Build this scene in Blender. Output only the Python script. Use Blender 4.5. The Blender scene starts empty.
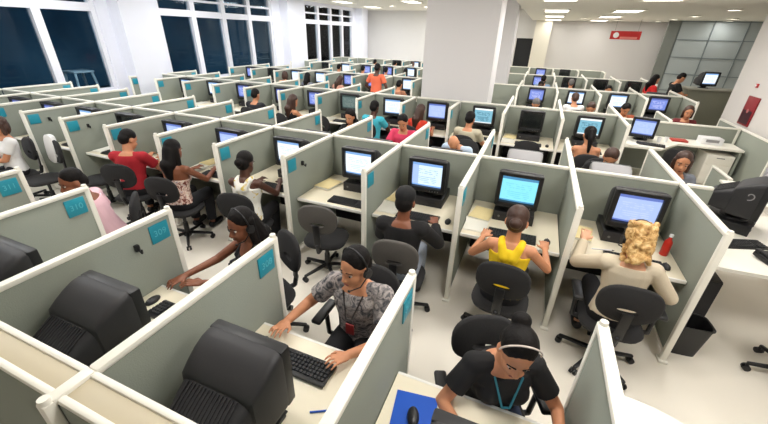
import bpy, bmesh, math, random
from mathutils import Vector, Matrix, Euler

SC = bpy.context.scene
C = SC.collection
PI = math.pi
rnd = random.Random(7)

# ------------------------------------------------------------------ camera
CAM_F, YAW, PITCH, ROLL = 353.55, -0.3793, -0.4694, 0.0288
CAM_P = Vector((7.092, -3.977, 2.471))
def cam_axes():
    cy, sy, cp, sp, cr, sr = math.cos(YAW), math.sin(YAW), math.cos(PITCH), math.sin(PITCH), math.cos(ROLL), math.sin(ROLL)
    f = Vector((sy*cp, cy*cp, sp)); r = Vector((cy, -sy, 0)); u = r.cross(f)
    return cr*r + sr*u, -sr*r + cr*u, f
RX, UX, FX = cam_axes()
cam_data = bpy.data.cameras.new('camera')
cam = bpy.data.objects.new('camera', cam_data); C.objects.link(cam)
cam_data.sensor_width = 36.0
cam_data.lens = CAM_F*36.0/768.0
cam_data.clip_start = 0.05; cam_data.clip_end = 200
cam.matrix_world = Matrix(((RX.x, UX.x, -FX.x, CAM_P.x), (RX.y, UX.y, -FX.y, CAM_P.y), (RX.z, UX.z, -FX.z, CAM_P.z), (0, 0, 0, 1)))
SC.camera = cam
def px(p):
    q = Vector(p) - CAM_P; z = q.dot(FX)
    return (384 + CAM_F*q.dot(RX)/z, 212 - CAM_F*q.dot(UX)/z, z)

# ------------------------------------------------------------------ world, exposure, light levels
SC.view_settings.view_transform = 'Standard'
SC.view_settings.look = 'None'
SC.view_settings.gamma = 1.0
SC.view_settings.use_curve_mapping = False
SC.view_settings.exposure = 0.45
LAMP_W = 30.0          # watts of each ceiling luminaire
LAMP_COOL = (0.93, 0.96, 1.0)
LAMP_WARM = (1.0, 0.98, 0.95)
world = bpy.data.worlds.new('night'); SC.world = world
world.use_nodes = True
world.node_tree.nodes['Background'].inputs[0].default_value = (0.006, 0.020, 0.046, 1)
world.node_tree.nodes['Background'].inputs[1].default_value = 1.0
_n = world.node_tree.nodes.new('ShaderNodeTexNoise'); _n.inputs['Scale'].default_value = 7; _n.inputs['Detail'].default_value = 5
_t = world.node_tree.nodes.new('ShaderNodeTexCoord'); world.node_tree.links.new(_t.outputs['Generated'], _n.inputs['Vector'])
_r = world.node_tree.nodes.new('ShaderNodeValToRGB'); _r.color_ramp.elements[0].position = .35; _r.color_ramp.elements[1].position = .7
_r.color_ramp.elements[0].color = (0.003, 0.012, 0.024, 1); _r.color_ramp.elements[1].color = (0.012, 0.036, 0.062, 1)
world.node_tree.links.new(_n.outputs['Fac'], _r.inputs[0]); world.node_tree.links.new(_r.outputs[0], world.node_tree.nodes['Background'].inputs[0])

# ------------------------------------------------------------------ helpers: colour and material
def lin(c):
    return tuple((x/255/12.92 if x/255 <= .04045 else ((x/255+.055)/1.055)**2.4) for x in c)
MATS = {}
def mat(name, col, rough=.6, metal=0., spec=.5, noise=0., scale=40., bump=0., emit=0.):
    if name in MATS: return MATS[name]
    m = bpy.data.materials.new(name); m.use_nodes = True
    nt = m.node_tree; b = nt.nodes['Principled BSDF']
    c = lin(col)
    b.inputs['Base Color'].default_value = (*c, 1)
    b.inputs['Roughness'].default_value = rough
    b.inputs['Metallic'].default_value = metal
    b.inputs['Specular IOR Level'].default_value = spec
    if noise or bump:
        tc = nt.nodes.new('ShaderNodeTexCoord'); nz = nt.nodes.new('ShaderNodeTexNoise')
        nz.inputs['Scale'].default_value = scale; nz.inputs['Detail'].default_value = 3
        nt.links.new(tc.outputs['Object'], nz.inputs['Vector'])
        if noise:
            mx = nt.nodes.new('ShaderNodeMix'); mx.data_type = 'RGBA'
            mx.inputs[6].default_value = (*[x*(1-noise) for x in c], 1)
            mx.inputs[7].default_value = (*[min(1, x*(1+noise)) for x in c], 1)
            nt.links.new(nz.outputs['Fac'], mx.inputs[0]); nt.links.new(mx.outputs[2], b.inputs['Base Color'])
        if bump:
            bp = nt.nodes.new('ShaderNodeBump'); bp.inputs['Strength'].default_value = bump; bp.inputs['Distance'].default_value = .01
            nt.links.new(nz.outputs['Fac'], bp.inputs['Height']); nt.links.new(bp.outputs['Normal'], b.inputs['Normal'])
    if emit:
        b.inputs['Emission Color'].default_value = (*c, 1); b.inputs['Emission Strength'].default_value = emit
    MATS[name] = m
    return m

def pattern_mat(name, cols, scale, kind='noise', rough=.8, detail=4):
    m = bpy.data.materials.new(name); m.use_nodes = True
    nt = m.node_tree; b = nt.nodes['Principled BSDF']; b.inputs['Roughness'].default_value = rough
    tc = nt.nodes.new('ShaderNodeTexCoord')
    if kind == 'voronoi':
        t = nt.nodes.new('ShaderNodeTexVoronoi'); t.inputs['Scale'].default_value = scale; out = t.outputs['Distance']
    else:
        t = nt.nodes.new('ShaderNodeTexNoise'); t.inputs['Scale'].default_value = scale; t.inputs['Detail'].default_value = detail
        t.inputs['Distortion'].default_value = 1.2; out = t.outputs['Fac']
    nt.links.new(tc.outputs['Object'], t.inputs['Vector'])
    r = nt.nodes.new('ShaderNodeValToRGB'); r.color_ramp.interpolation = 'LINEAR'
    els = r.color_ramp.elements
    while len(els) < len(cols): els.new(.5)
    for e, (p, c) in zip(els, cols): e.position = p; e.color = (*lin(c), 1)
    nt.links.new(out, r.inputs[0]); nt.links.new(r.outputs[0], b.inputs['Base Color'])
    MATS[name] = m
    return m

def screen_mat(name, bg, bar, ink, strength=1.0, panel=None):
    """a lit tube: title bar, body and rows of text, laid out in the screen's own coordinates"""
    m = bpy.data.materials.new(name); m.use_nodes = True
    nt = m.node_tree; L = nt.links.new; N = nt.nodes.new
    b = nt.nodes['Principled BSDF']
    tc = N('ShaderNodeTexCoord'); sp = N('ShaderNodeSeparateXYZ'); L(tc.outputs['Generated'], sp.inputs[0])
    def M(op, a, c):
        n = N('ShaderNodeMath'); n.operation = op
        for k, v in enumerate((a, c)):
            if isinstance(v, (int, float)): n.inputs[k].default_value = v
            else: L(v, n.inputs[k])
        return n.outputs[0]
    def mix(f, a, c):
        n = N('ShaderNodeMix'); n.data_type = 'RGBA'; L(f, n.inputs[0])
        for k, v in ((6, a), (7, c)):
            if isinstance(v, tuple): n.inputs[k].default_value = (*lin(v), 1)
            else: L(v, n.inputs[k])
        return n.outputs[2]
    x, z = sp.outputs['X'], sp.outputs['Z']
    rows = M('LESS_THAN', M('FRACT', M('MULTIPLY', z, 13.0), 0), .42)
    nz = N('ShaderNodeTexNoise'); nz.inputs['Scale'].default_value = 9; L(tc.outputs['Generated'], nz.inputs['Vector'])
    words_ = M('MULTIPLY', rows, M('GREATER_THAN', nz.outputs['Fac'], .5))
    body = M('MULTIPLY', M('MULTIPLY', M('GREATER_THAN', x, .12), M('LESS_THAN', x, .85)), M('MULTIPLY', M('GREATER_THAN', z, .12), M('LESS_THAN', z, .76)))
    col = mix(M('MULTIPLY', words_, body), bg, ink)
    if panel: col = mix(M('LESS_THAN', x, .22), col, panel)
    col = mix(M('GREATER_THAN', z, .87), col, bar)
    col = mix(M('LESS_THAN', z, .06), col, bar)
    b.inputs['Base Color'].default_value = (.01, .01, .012, 1); b.inputs['Roughness'].default_value = .25
    L(col, b.inputs['Emission Color']); b.inputs['Emission Strength'].default_value = strength
    MATS[name] = m
    return m

# ------------------------------------------------------------------ helpers: mesh and objects
class MB:
    def __init__(s): s.bm = bmesh.new()
    def _add(s, tmp, M):
        vm = {}
        for v in tmp.verts: vm[v] = s.bm.verts.new(M @ v.co)
        for f in tmp.faces:
            try: s.bm.faces.new([vm[v] for v in f.verts])
            except ValueError: pass
        tmp.free(); return s
    def box(s, c, d, rot=(0, 0, 0), bev=0., seg=2, taper=None):
        t = bmesh.new(); bmesh.ops.create_cube(t, size=1)
        for v in t.verts: v.co = Vector((v.co.x*d[0], v.co.y*d[1], v.co.z*d[2]))
        if taper:                      # (axis, scale of the two other axes at the + end, offset)
            ax, s0, off = taper
            for v in t.verts:
                if v.co[ax] > 0:
                    for k in range(3):
                        if k != ax: v.co[k] = v.co[k]*s0[k] + off[k]
        if bev: bmesh.ops.bevel(t, geom=list(t.edges), offset=bev, segments=seg, profile=.5, affect='EDGES')
        return s._add(t, Matrix.Translation(Vector(c)) @ Euler(rot).to_matrix().to_4x4())
    def cone(s, p0, p1, r0, r1, seg=14):
        p0, p1 = Vector(p0), Vector(p1); d = p1 - p0
        t = bmesh.new(); bmesh.ops.create_cone(t, cap_ends=True, segments=seg, radius1=r0, radius2=max(r1, 1e-4), depth=d.length)
        return s._add(t, Matrix.Translation((p0+p1)/2) @ d.to_track_quat('Z', 'Y').to_matrix().to_4x4())
    def ell(s, c, r, R=None, u=14, v=10):
        t = bmesh.new(); bmesh.ops.create_uvsphere(t, u_segments=u, v_segments=v, radius=1)
        M = Matrix.Translation(Vector(c)) @ (R.to_4x4() if R else Matrix()) @ Matrix.Diagonal((r[0], r[1], r[2], 1))
        return s._add(t, M)
    def cap(s, p0, p1, r0, r1, seg=12):
        s.cone(p0, p1, r0, r1, seg); s.ell(p0, (r0*.999,)*3, u=seg, v=8); s.ell(p1, (r1*.999,)*3, u=seg, v=8); return s
    def tube(s, pts, r, seg=8):
        for a, b in zip(pts, pts[1:]): s.cone(a, b, r, r, seg)
        for p in pts: s.ell(p, (r,)*3, u=seg, v=6)
        return s
    def loft(s, rings):
        """rings of equal length, capped"""
        vs = [[s.bm.verts.new(p) for p in r] for r in rings]
        n = len(rings[0])
        for a, b in zip(vs, vs[1:]):
            for k in range(n): s.bm.faces.new((a[k], a[(k+1) % n], b[(k+1) % n], b[k]))
        s.bm.faces.new(vs[0][::-1]); s.bm.faces.new(vs[-1]); return s
    def prism(s, poly, z0, z1, M=None):
        M = M or Matrix()
        r0 = [M @ Vector((x, y, z0)) for x, y in poly]; r1 = [M @ Vector((x, y, z1)) for x, y in poly]
        return s.loft([r0, r1])
    def mesh(s, name, m, ang=40):
        me = bpy.data.meshes.new(name)
        bmesh.ops.recalc_face_normals(s.bm, faces=list(s.bm.faces))
        s.bm.to_mesh(me); s.bm.free()
        for mm in (m if isinstance(m, (list, tuple)) else [m]): me.materials.append(mm)
        me.polygons.foreach_set('use_smooth', [True]*len(me.polygons))
        me.set_sharp_from_angle(angle=math.radians(ang)); return me
    def build(s, name, m, parent=None, ang=40):
        return link(name, s.mesh(name, m, ang), parent)
def link(name, data, parent=None):
    o = bpy.data.objects.new(name, data); C.objects.link(o)
    if parent: o.parent = parent
    return o
def tag(o, label, cat, group=None, kind=None):
    o['label'] = label; o['category'] = cat
    if group: o['group'] = group
    if kind: o['kind'] = kind
    return o
def thing(name, loc=(0, 0, 0), rz=0.):
    o = bpy.data.objects.new(name, None); C.objects.link(o); o.empty_display_size = .1
    o.location = loc; o.rotation_euler = (0, 0, rz); return o
def struct(name, mb, m, parent=None):
    o = mb.build(name, m, parent)
    if not parent: o['kind'] = 'structure'
    return o
KIDS = {}
def kids_of(o):
    return KIDS.get(o.name) or list(o.children)
def dup(root, loc, rz, parent=None):
    r = root.copy(); C.objects.link(r)
    if parent: r.parent = parent
    else: r.location = loc; r.rotation_euler = (0, 0, rz)
    for ch in root.children: dup(ch, None, None, r)
    return r
PROTO = {}
def place(key, maker, loc, rz, label, cat, group=None):
    """build one of a kind once, then copy the thing with its parts"""
    if key not in PROTO:
        o = maker(); PROTO[key] = o; o.location = loc; o.rotation_euler = (0, 0, rz)
    else: o = dup(PROTO[key], loc, rz)
    for k in ('label', 'category', 'group'):
        if k in o: del o[k]
    return tag(o, label, cat, group)

# ------------------------------------------------------------------ materials
FAB = mat('partition_fabric', (148, 153, 142), .95, noise=.06, scale=160, bump=.15)
RAIL = mat('cream_rail', (240, 237, 226), .45)
SIGN = mat('cyan_plate', (38, 150, 172), .4)
SIGNINK = mat('pale_digits', (96, 190, 206), .5)
DESK = mat('cream_laminate', (240, 230, 206), .4, noise=.03, scale=6)
DESKW = mat('white_laminate', (245, 241, 230), .35)
EDGE = mat('white_edge', (246, 243, 236), .4)
BLK = mat('black_plastic', (24, 24, 26), .45)
BLK2 = mat('dark_grey_plastic', (38, 37, 40), .55, noise=.08, scale=90)
KEYS = mat('key_caps', (36, 36, 38), .5)
CHF = mat('chair_fabric', (38, 37, 38), .9, noise=.15, scale=120, bump=.2)
CHG = mat('grey_chair_shell', (84, 80, 76), .7, noise=.08, scale=60)
CHP = mat('chair_plastic', (20, 20, 22), .4)
STEEL = mat('grey_steel', (130, 130, 128), .35, .8)
PAPER = mat('paper', (240, 237, 226), .8)
YELP = mat('yellow_directory', (232, 214, 160), .8, noise=.06, scale=30)
GREYM = mat('light_grey_plastic', (150, 148, 150), .5)
CAPM = mat('cap_cream', (196, 184, 158), .5)
WHITE = mat('white_plastic', (238, 238, 240), .4)
RED = mat('red_plastic', (196, 40, 26), .4)
BLUE = mat('blue_mat', (22, 84, 190), .7)
OFF = mat('dark_glass', (26, 30, 30), .18)
S_DOC = screen_mat('screen_document', (206, 228, 248), (120, 160, 215), (160, 188, 228), 1.0, (160, 185, 235))
S_CYAN = screen_mat('screen_cyan', (130, 215, 238), (70, 130, 170), (112, 200, 228), 1.0)
S_LAV = screen_mat('screen_lavender', (165, 185, 235), (95, 115, 185), (182, 198, 240), .95)
S_BLUE = screen_mat('screen_blue', (120, 140, 215), (80, 90, 150), (200, 205, 240), .9)
S_WHITE = screen_mat('screen_white', (225, 236, 244), (120, 160, 210), (185, 208, 228), 1.0)
S_TEAL = screen_mat('screen_teal', (120, 175, 195), (235, 240, 240), (40, 90, 110), .95)
S_GREEN = screen_mat('screen_green', (110, 132, 128), (70, 88, 86), (150, 165, 160), .6)
SCREENS = dict(doc=S_DOC, cyan=S_CYAN, lav=S_LAV, blue=S_BLUE, white=S_WHITE, teal=S_TEAL, green=S_GREEN, off=OFF)
# ------------------------------------------------------------------ the room shell
XL, XR, YB, YF, ZC = -3.2, 16.0, -8.0, 18.3, 3.65
WALLM = mat('white_wall', (226, 224, 222), .8, noise=.015, scale=3)
WALLC = mat('cool_white_wall', (238, 239, 249), .8, noise=.015, scale=3)
CEILM = mat('ceiling_white', (236, 233, 222), .9)
FLOORM = mat('cream_floor', (234, 227, 214), .30, noise=.035, scale=1.3)
FRM = mat('white_window_frame', (236, 236, 244), .4)
struct('floor', MB().box(((XL+XR)/2-.2, (YB+YF)/2, -.05), (XR-XL+1.2, YF-YB+.6, .1)), FLOORM)
struct('ceiling', MB().box(((XL+XR)/2-.2, (YB+YF)/2, ZC+.05), (XR-XL+1.2, YF-YB+.6, .1)), CEILM)
SOX, SOZ = 6.3, 3.18
struct('trim_1', MB().box(((SOX+XR)/2, (4+16.5)/2, (SOZ+ZC)/2), (XR-SOX, 12.5, ZC-SOZ-.002)), CEILM)
# window wall: sill, piers, head; window bays between piers
bays = [(-7.6, -3.1), (-2.45, 2.5), (4.15, 9.2), (11.5, 16.3)]
SILL, HEAD = .92, 3.58
w = MB(); w.box((XL-.15, (YB+YF)/2, SILL/2), (.3, YF-YB, SILL)); w.box((XL-.15, (YB+YF)/2, (HEAD+ZC)/2), (.3, YF-YB, ZC-HEAD))
edges = [YB] + [e for b in bays for e in b] + [YF]
for a, b in zip(edges[0::2], edges[1::2]): w.box((XL-.15, (a+b)/2, (SILL+HEAD)/2), (.3, b-a, HEAD-SILL))
struct('wall_left', w, WALLC)
for k, (a, b) in enumerate(((2.8, 3.7), (9.7, 10.9), (16.6, 17.3))):
    struct('trim_%d' % (k+2), MB().box((XL+.2, (a+b)/2, ZC/2), (.4, b-a, ZC-.002)), WALLC)
def glass_mat():
    m = bpy.data.materials.new('window_glass'); m.use_nodes = True
    nt = m.node_tree; nt.nodes.remove(nt.nodes['Principled BSDF']); out = nt.nodes['Material Output']
    t = nt.nodes.new('ShaderNodeBsdfTransparent'); t.inputs[0].default_value = (.75, .85, .9, 1)
    g = nt.nodes.new('ShaderNodeBsdfGlossy'); g.inputs['Roughness'].default_value = .03
    f = nt.nodes.new('ShaderNodeFresnel'); f.inputs[0].default_value = 1.22
    mx = nt.nodes.new('ShaderNodeMixShader')
    nt.links.new(f.outputs[0], mx.inputs[0]); nt.links.new(t.outputs[0], mx.inputs[1]); nt.links.new(g.outputs[0], mx.inputs[2])
    nt.links.new(mx.outputs[0], out.inputs[0]); return m
GLASS = glass_mat()
for k, (a, b) in enumerate(bays):
    fr = MB(); n = 4; wd = (b-a)/n
    for z, h in ((SILL+.04, .08), (2.84, .18), (HEAD-.04, .08), (3.2, .06)): fr.box((XL-.12, (a+b)/2, z), (.14, b-a, h))
    for j in range(n+1):
        y = a + j*wd; y = min(max(y, a+.05), b-.05)
        fr.box((XL-.12, y, (SILL+HEAD)/2), (.16, .17 if 0 < j < n else .1, HEAD-SILL))
    o = struct('window_%d' % (k+1), fr, FRM)
    for j in range(n):
        MB().box((XL-.15, a+(j+.5)*wd, (SILL+HEAD)/2), (.012, wd-.1, HEAD-SILL-.04)).build('pane', GLASS, o)
    MB().box((XL-.02, (a+b)/2, SILL+.015), (.2, b-a, .03), bev=.008).build('window_sill', FRM, o)
# far wall, the set-forward right half of it, the dark doorway
struct('wall_far', MB().box(((XL+5.0)/2-.1, YF+.1, ZC/2), (5.0-XL+.4, .2, ZC)), WALLM)
struct('trim_5', MB().box((5.1, (16.5+YF)/2, ZC/2), (.2, YF-16.5, ZC)), WALLM)
YR = 16.5
f = MB(); f.box((5.37, YR+.1, ZC/2), (.7, .2, ZC)); f.box((6.1, YR+.1, (2.4+ZC)/2), (.78, .2, ZC-2.4)); f.box(((6.48+XR)/2, YR+.1, ZC/2), (XR-6.48, .2, ZC))
struct('wall_back', f, mat('warm_white_wall', (212, 209, 206), .8))
d = MB(); d.box((6.1, YR+.16, 1.2), (.76, .05, 2.4))
struct('door_1', d, mat('dark_door', (18, 19, 22), .5))
struct('trim_6', MB().box((6.85, YR-.2, ZC/2), (.72, .4, ZC-.002)), mat('cream_column', (226, 220, 204), .8))
struct('wall_right', MB().box((XR+.1, (YB+YF)/2, ZC/2), (.2, YF-YB, ZC)), WALLM)
struct('wall_front', MB().box(((XL+XR)/2, YB-.1, ZC/2), (XR-XL, .2, ZC)), WALLM)
# the big columns and the wall block on the right
for k, (a, b) in enumerate(((3.78, 4.62), (7.8, 8.6))):
    struct('trim_%d' % (7+k), MB().box((5.5, (a+b)/2, ZC/2), (1.42, b-a, ZC-.002)), mat('column_white', (226, 223, 224), .75))
struct('trim_9', MB().box(((10.94+XR)/2, (YB+6.1)/2, ZC/2), (XR-10.94, 6.1-YB, ZC-.002)), mat('block_white', (214, 209, 204), .8))
# grey panelled glass screen behind the reception
g = MB(); PG = mat('grey_panel_glass', (172, 180, 180), .3); PF = mat('grey_panel_frame', (122, 132, 134), .5)
x0, x1, yy = 11.75, 15.9, 14.6
pw = thing('glazed_partition', ((x0+x1)/2, yy, 0)); tag(pw, 'grey gridded glass wall behind the reception counter', 'partition')
for k in range(4): g.box((-(x1-x0)/2 + (k+.5)*(x1-x0)/4, 0, SOZ/2), ((x1-x0)/4, .04, SOZ-.01))
g.build('glazing', PG, pw)
fr = MB()
for k in range(5): fr.box((-(x1-x0)/2 + k*(x1-x0)/4, -.01, SOZ/2), (.035, .08, SOZ-.01))
for k in range(6): fr.box((0, -.01, .04 + k*(SOZ-.08)/5), (x1-x0, .07, .028))
fr.build('frame', PF, pw)
MB().box((-(x1-x0)/2-.2, 0, SOZ/2), (.4, .1, SOZ-.01)).build('end_panel', mat('end_panel_grey', (120, 124, 118), .6), pw)

# ------------------------------------------------------------------ ceiling luminaires
LENS = mat('lamp_diffuser', (255, 250, 240), .6, emit=2.5)
def lamp_obj(root, kind, size, watts, col, z):
    l = bpy.data.lights.new('lamp', 'AREA'); l.shape = kind; l.size = size[0]
    if kind == 'RECTANGLE': l.size_y = size[1]
    l.energy = watts; l.color = col
    o = bpy.data.objects.new('lamp', l); C.objects.link(o); o.parent = root; o.location = (0, 0, z); return o
def luminaire(x, y, label, col, watts=LAMP_W, z=ZC):
    t = thing('ceiling_light', (x, y, z)); tag(t, label, 'ceiling light', 'recessed ceiling lights')
    fm = MB()
    for sx in (-1, 1): fm.box((sx*.33, 0, -.012), (.04, 1.24, .026))
    for sy in (-1, 1): fm.box((0, sy*.62, -.012), (.70, .04, .026))
    fm.build('frame', RAIL, t)
    MB().box((0, 0, -.006), (.62, 1.2, .01)).build('diffuser', LENS, t)
    lamp_obj(t, 'RECTANGLE', (.6, 1.2), watts, col, -.03)
NTH = ['first', 'second', 'third', 'fourth', 'fifth', 'sixth', 'seventh']
lx = [-1.6, 1.6, 4.4, 7.2, 9.0]; ly = [-2.3, 1.2, 4.9, 8.9, 12.2, 15.4]
for i, x in enumerate(lx):
    for j, y in enumerate(ly):
        if False: continue
        luminaire(x, y, 'rectangular recessed ceiling light, %s row from the far wall, %s from the windows' % (NTH[len(ly)-1-j], NTH[i]), LAMP_COOL if x < 3 else LAMP_WARM, z=SOZ if (x > 6.3 and y > 4) else ZC, watts=LAMP_W*(1.5 if x < 0 else .22 if (x > 6.3 and y > 14) else .5 if (x > 6.3 and y > 8) else .8 if y > 12 else 1))
DOWN = mat('downlight_lens', (255, 250, 238), .6, emit=9)
def downlight(x, y, z, label, watts=5):
    t = thing('downlight', (x, y, z)); tag(t, label, 'ceiling light', 'round downlights')
    fm = MB()
    for k in range(20):
        a, b = 2*PI*k/20, 2*PI*(k+1)/20
        fm.cone((.15*math.cos(a), .15*math.sin(a), -.012), (.15*math.cos(b), .15*math.sin(b), -.012), .016, .016, 6)
    fm.build('rim', RAIL, t)
    MB().cone((0, 0, -.002), (0, 0, -.014), .14, .14, 20).build('lens', DOWN, t)
    lamp_obj(t, 'DISK', (.26,), watts, LAMP_WARM, -.03)
for x, y, l in ((11.1, 15.4, 'round downlight by the far wall, left of the gridded glass wall'), (11.2, 13.5, 'round downlight before the left end of the gridded glass wall'), (11.2, 11.2, 'round downlight between reception and the gridded glass wall'),
                (13.0, 14.1, 'round downlight close to the middle of the gridded glass wall'), (12.6, 12.6, 'round downlight behind the reception monitor'), (11.1, 8.2, 'round downlight above the person at the reception counter'),
                (9.6, 14.6, 'round downlight beside the red hanging sign'), (8.3, 13.6, 'round downlight left of the red hanging sign')):
    downlight(x, y, SOZ, l)
for x, y, l in ((-.2, 14.6, 'left round downlight in the high ceiling by the far left wall'), (1.2, 16.6, 'right round downlight in the high ceiling by the far left wall')):
    downlight(x, y, ZC, l, 10)
# ------------------------------------------------------------------ furniture and machines (each modelled with its user at -Y)
H = 1.272
def make_partition(L, side=1, sign=None, hook=False, tagged=True, z0=.10, back=0.):
    """runs from the spine (y=0) towards -Y*side; number plate on its +X face, near the free end"""
    t = thing('cubicle_partition'); s = -1 if side < 0 else 1
    MB().box((0, s*L/2, (z0+H-.03)/2), (.036, L-.05, H-.03-z0), bev=.004).build('panel', FAB, t)
    MB().box((0, s*L/2, H-.016), (.055, L-.02, .036), bev=.012).build('top_rail', RAIL, t); MB().box((0, s*L/2, z0), (.045, L-.05, .03), bev=.005).build('bottom_rail', RAIL, t)
    p = MB().box((0, s*(L-.02), (H-.0)/2), (.048, .042, H), bev=.008); p.cone((0, s*(L-.02), H-.005), (0, s*(L-.02), H+.02), .022, .018, 12)
    p.box((0, s*(L-.02), .012), (.07, .09, .024), bev=.006)
    p.build('end_post', RAIL, t)
    if back:
        MB().box((0, -back/2, H-.012), (.055, back+.02, .036), bev=.012).build('cross_rail', RAIL, t)
        q = MB().box((0, -back-.02, H/2), (.05, .04, H), bev=.008); q.cone((0, -back-.02, H-.005), (0, -back-.02, H+.02), .022, .018, 12); q.build('back_post', RAIL, t)
    if tagged:
        g = MB().box((.022, s*(L-.135), H-.13), (.008, .142, .142), bev=.002).build('number_plate', SIGN, t)
        if sign:
            cu = bpy.data.curves.new('digits', 'FONT'); cu.body = sign; cu.size = .066; cu.extrude = .001; cu.align_x = 'CENTER'; cu.align_y = 'CENTER'
            cu.materials.append(SIGNINK)
            o = link('digits', cu, g); o.location = (.028, s*(L-.135), H-.13); o.rotation_euler = (PI/2, 0, PI/2)
    if hook:
        k = MB().box((.03, s*(L-.32), H-.16), (.03, .03, .05), bev=.006); k.tube([(.04, s*(L-.32), H-.17), (.07, s*(L-.32), H-.19), (.075, s*(L-.32), H-.165)], .007)
        k.build('headset_hook', BLK, t)
    return t
def make_spine(W, double=False):
    t = thing('spine_panel'); th = .12 if double else .036
    if double:
        for y in (0.0, -.11): MB().box((0, y, (.1+H-.03)/2), (W-.05, .03, H-.13), bev=.004).build('panel', FAB, t)
        MB().box((0, -.055, H-.022), (W-.045, .084, .02), bev=.003).build('cap', CAPM, t)
        for y in (0.0, -.11): MB().box((0, y, H-.016), (W-.04, .03, .03), bev=.01).build('rail', RAIL, t)
    else:
        MB().box((0, 0, (.1+H-.03)/2), (W-.05, th, H-.13), bev=.004).build('panel', FAB, t)
        MB().box((0, 0, H-.016), (W-.055, .05, .034), bev=.012).build('top_rail', RAIL, t); MB().box((0, 0, .1), (W-.06, .045, .03), bev=.005).build('bottom_rail', RAIL, t)
    return t
def make_desk(W=.90, D=.86):
    t = thing('desk')
    MB().box((0, -.03-D/2, .722), (W, D, .026), bev=.004).build('worktop', DESK, t)
    MB().box((0, -.03-D, .720), (W, .02, .034), bev=.006).build('front_edge', EDGE, t)
    for s in (-1, 1):
        MB().box((s*(W/2-.03), -.30, .65), (.03, .5, .11), taper=(1, (1, 1, 1), (0, 0, 0)), bev=.004).build('bracket', STEEL, t)
    MB().box((0, -.06, .40), (W-.05, .03, .58), bev=.004).build('footwell_shade_panel', BLK2, t)  # dark sheet added to put the under-desk shade into the colour
    MB().box((0, -.14, .60), (W-.1, .10, .06), bev=.006).build('cable_tray', BLK, t)
    return t
def oval(w, h, n, p=2.6, z0=0):
    o = []
    for k in range(n):
        a = 2*PI*k/n; c, s = math.cos(a), math.sin(a)
        o.append((w*math.copysign(abs(c)**(2/p), c), z0 + h*math.copysign(abs(s)**(2/p), s)))
    return o
def make_chair(arms=False, shell=None):
    """sitter faces +Y"""
    shell = shell or CHF
    t = thing('office_chair')
    m = MB()
    seat = [(x, y) for x, y in oval(.235, .225, 28, 3)]
    rings = []
    for z, k in ((.405, .80), (.412, .95), (.44, 1.0), (.458, .95), (.466, .80)): rings.append([(x*k, y*k+.02, z) for x, y in seat])
    m.loft(rings).build('seat', CHF, t, 50)
    # backrest: curved rounded slab with a hand slot
    n = 32; b = bmesh.new()
    out = oval(.205, .168, n, 2.5, .79); inn = oval(.07, .024, n, 2.6, .735)
    def P(x, z, k): return (x, -.235 + .35*x*x - .10*(z-.8) + k, z)
    loops = []
    for src, k, sc in ((inn, .018, 1), (out, .022, .93), (out, .008, 1.0), (out, -.010, 1.0), (out, -.022, .93), (inn, -.018, 1)):
        zc = .79 if src is out else .735
        loops.append([b.verts.new(P(x*sc, zc+(z-zc)*sc, k)) for x, z in src])
    loops.append(loops[0])
    for A, B in zip(loops, loops[1:]):
        for k in range(n): b.faces.new((A[k], A[(k+1) % n], B[(k+1) % n], B[k]))
    mb = MB(); mb.bm.free(); mb.bm = b; mb.build('backrest', shell, t, 50)
    s = MB(); s.box((0, -.272, .62), (.07, .018, .26), rot=(.08, 0, 0), bev=.006); s.tube([(0, -.27, .50), (0, -.25, .42), (0, -.10, .395)], .022)
    s.box((0, -.02, .392), (.2, .24, .03), bev=.008); s.build('back_support', CHP, t)
    g = MB(); g.cone((0, 0, .2), (0, 0, .39), .02, .02); g.cone((0, 0, .10), (0, 0, .25), .033, .028); g.build('gas_column', CHP, t)
    st = MB(); st.cone((0, 0, .065), (0, 0, .125), .05, .04)
    for k in range(5):
        a = 2*PI*k/5 + .3; c, sn = math.cos(a), math.sin(a)
        st.box((c*.17, sn*.17, .088), (.27, .042, .034), rot=(0, .11, a), bev=.01, taper=(0, (1, .7, .8), (0, 0, 0)))
    st.build('star_base', CHP, t)
    for k in range(5):
        a = 2*PI*k/5 + .3; c, sn = math.cos(a), math.sin(a); q = Vector((c*.295, sn*.295, .028)); ax = Vector((-sn, c, 0))
        w = MB()
        for e in (-1, 1): w.cone(q + ax*e*.008, q + ax*e*.026, .028, .026, 12)
        w.cone(q + Vector((0, 0, .01)), q + Vector((0, 0, .05)), .012, .012, 8); w.build('caster', CHP, t)
    if arms:
        for e in (-1, 1):
            a = MB(); a.tube([(e*.18, .0, .41), (e*.27, .0, .42), (e*.28, .01, .63)], .017); a.box((e*.28, .03, .645), (.075, .26, .035), bev=.016, seg=3)
            a.build('armrest', CHP, t)
    return t
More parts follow.
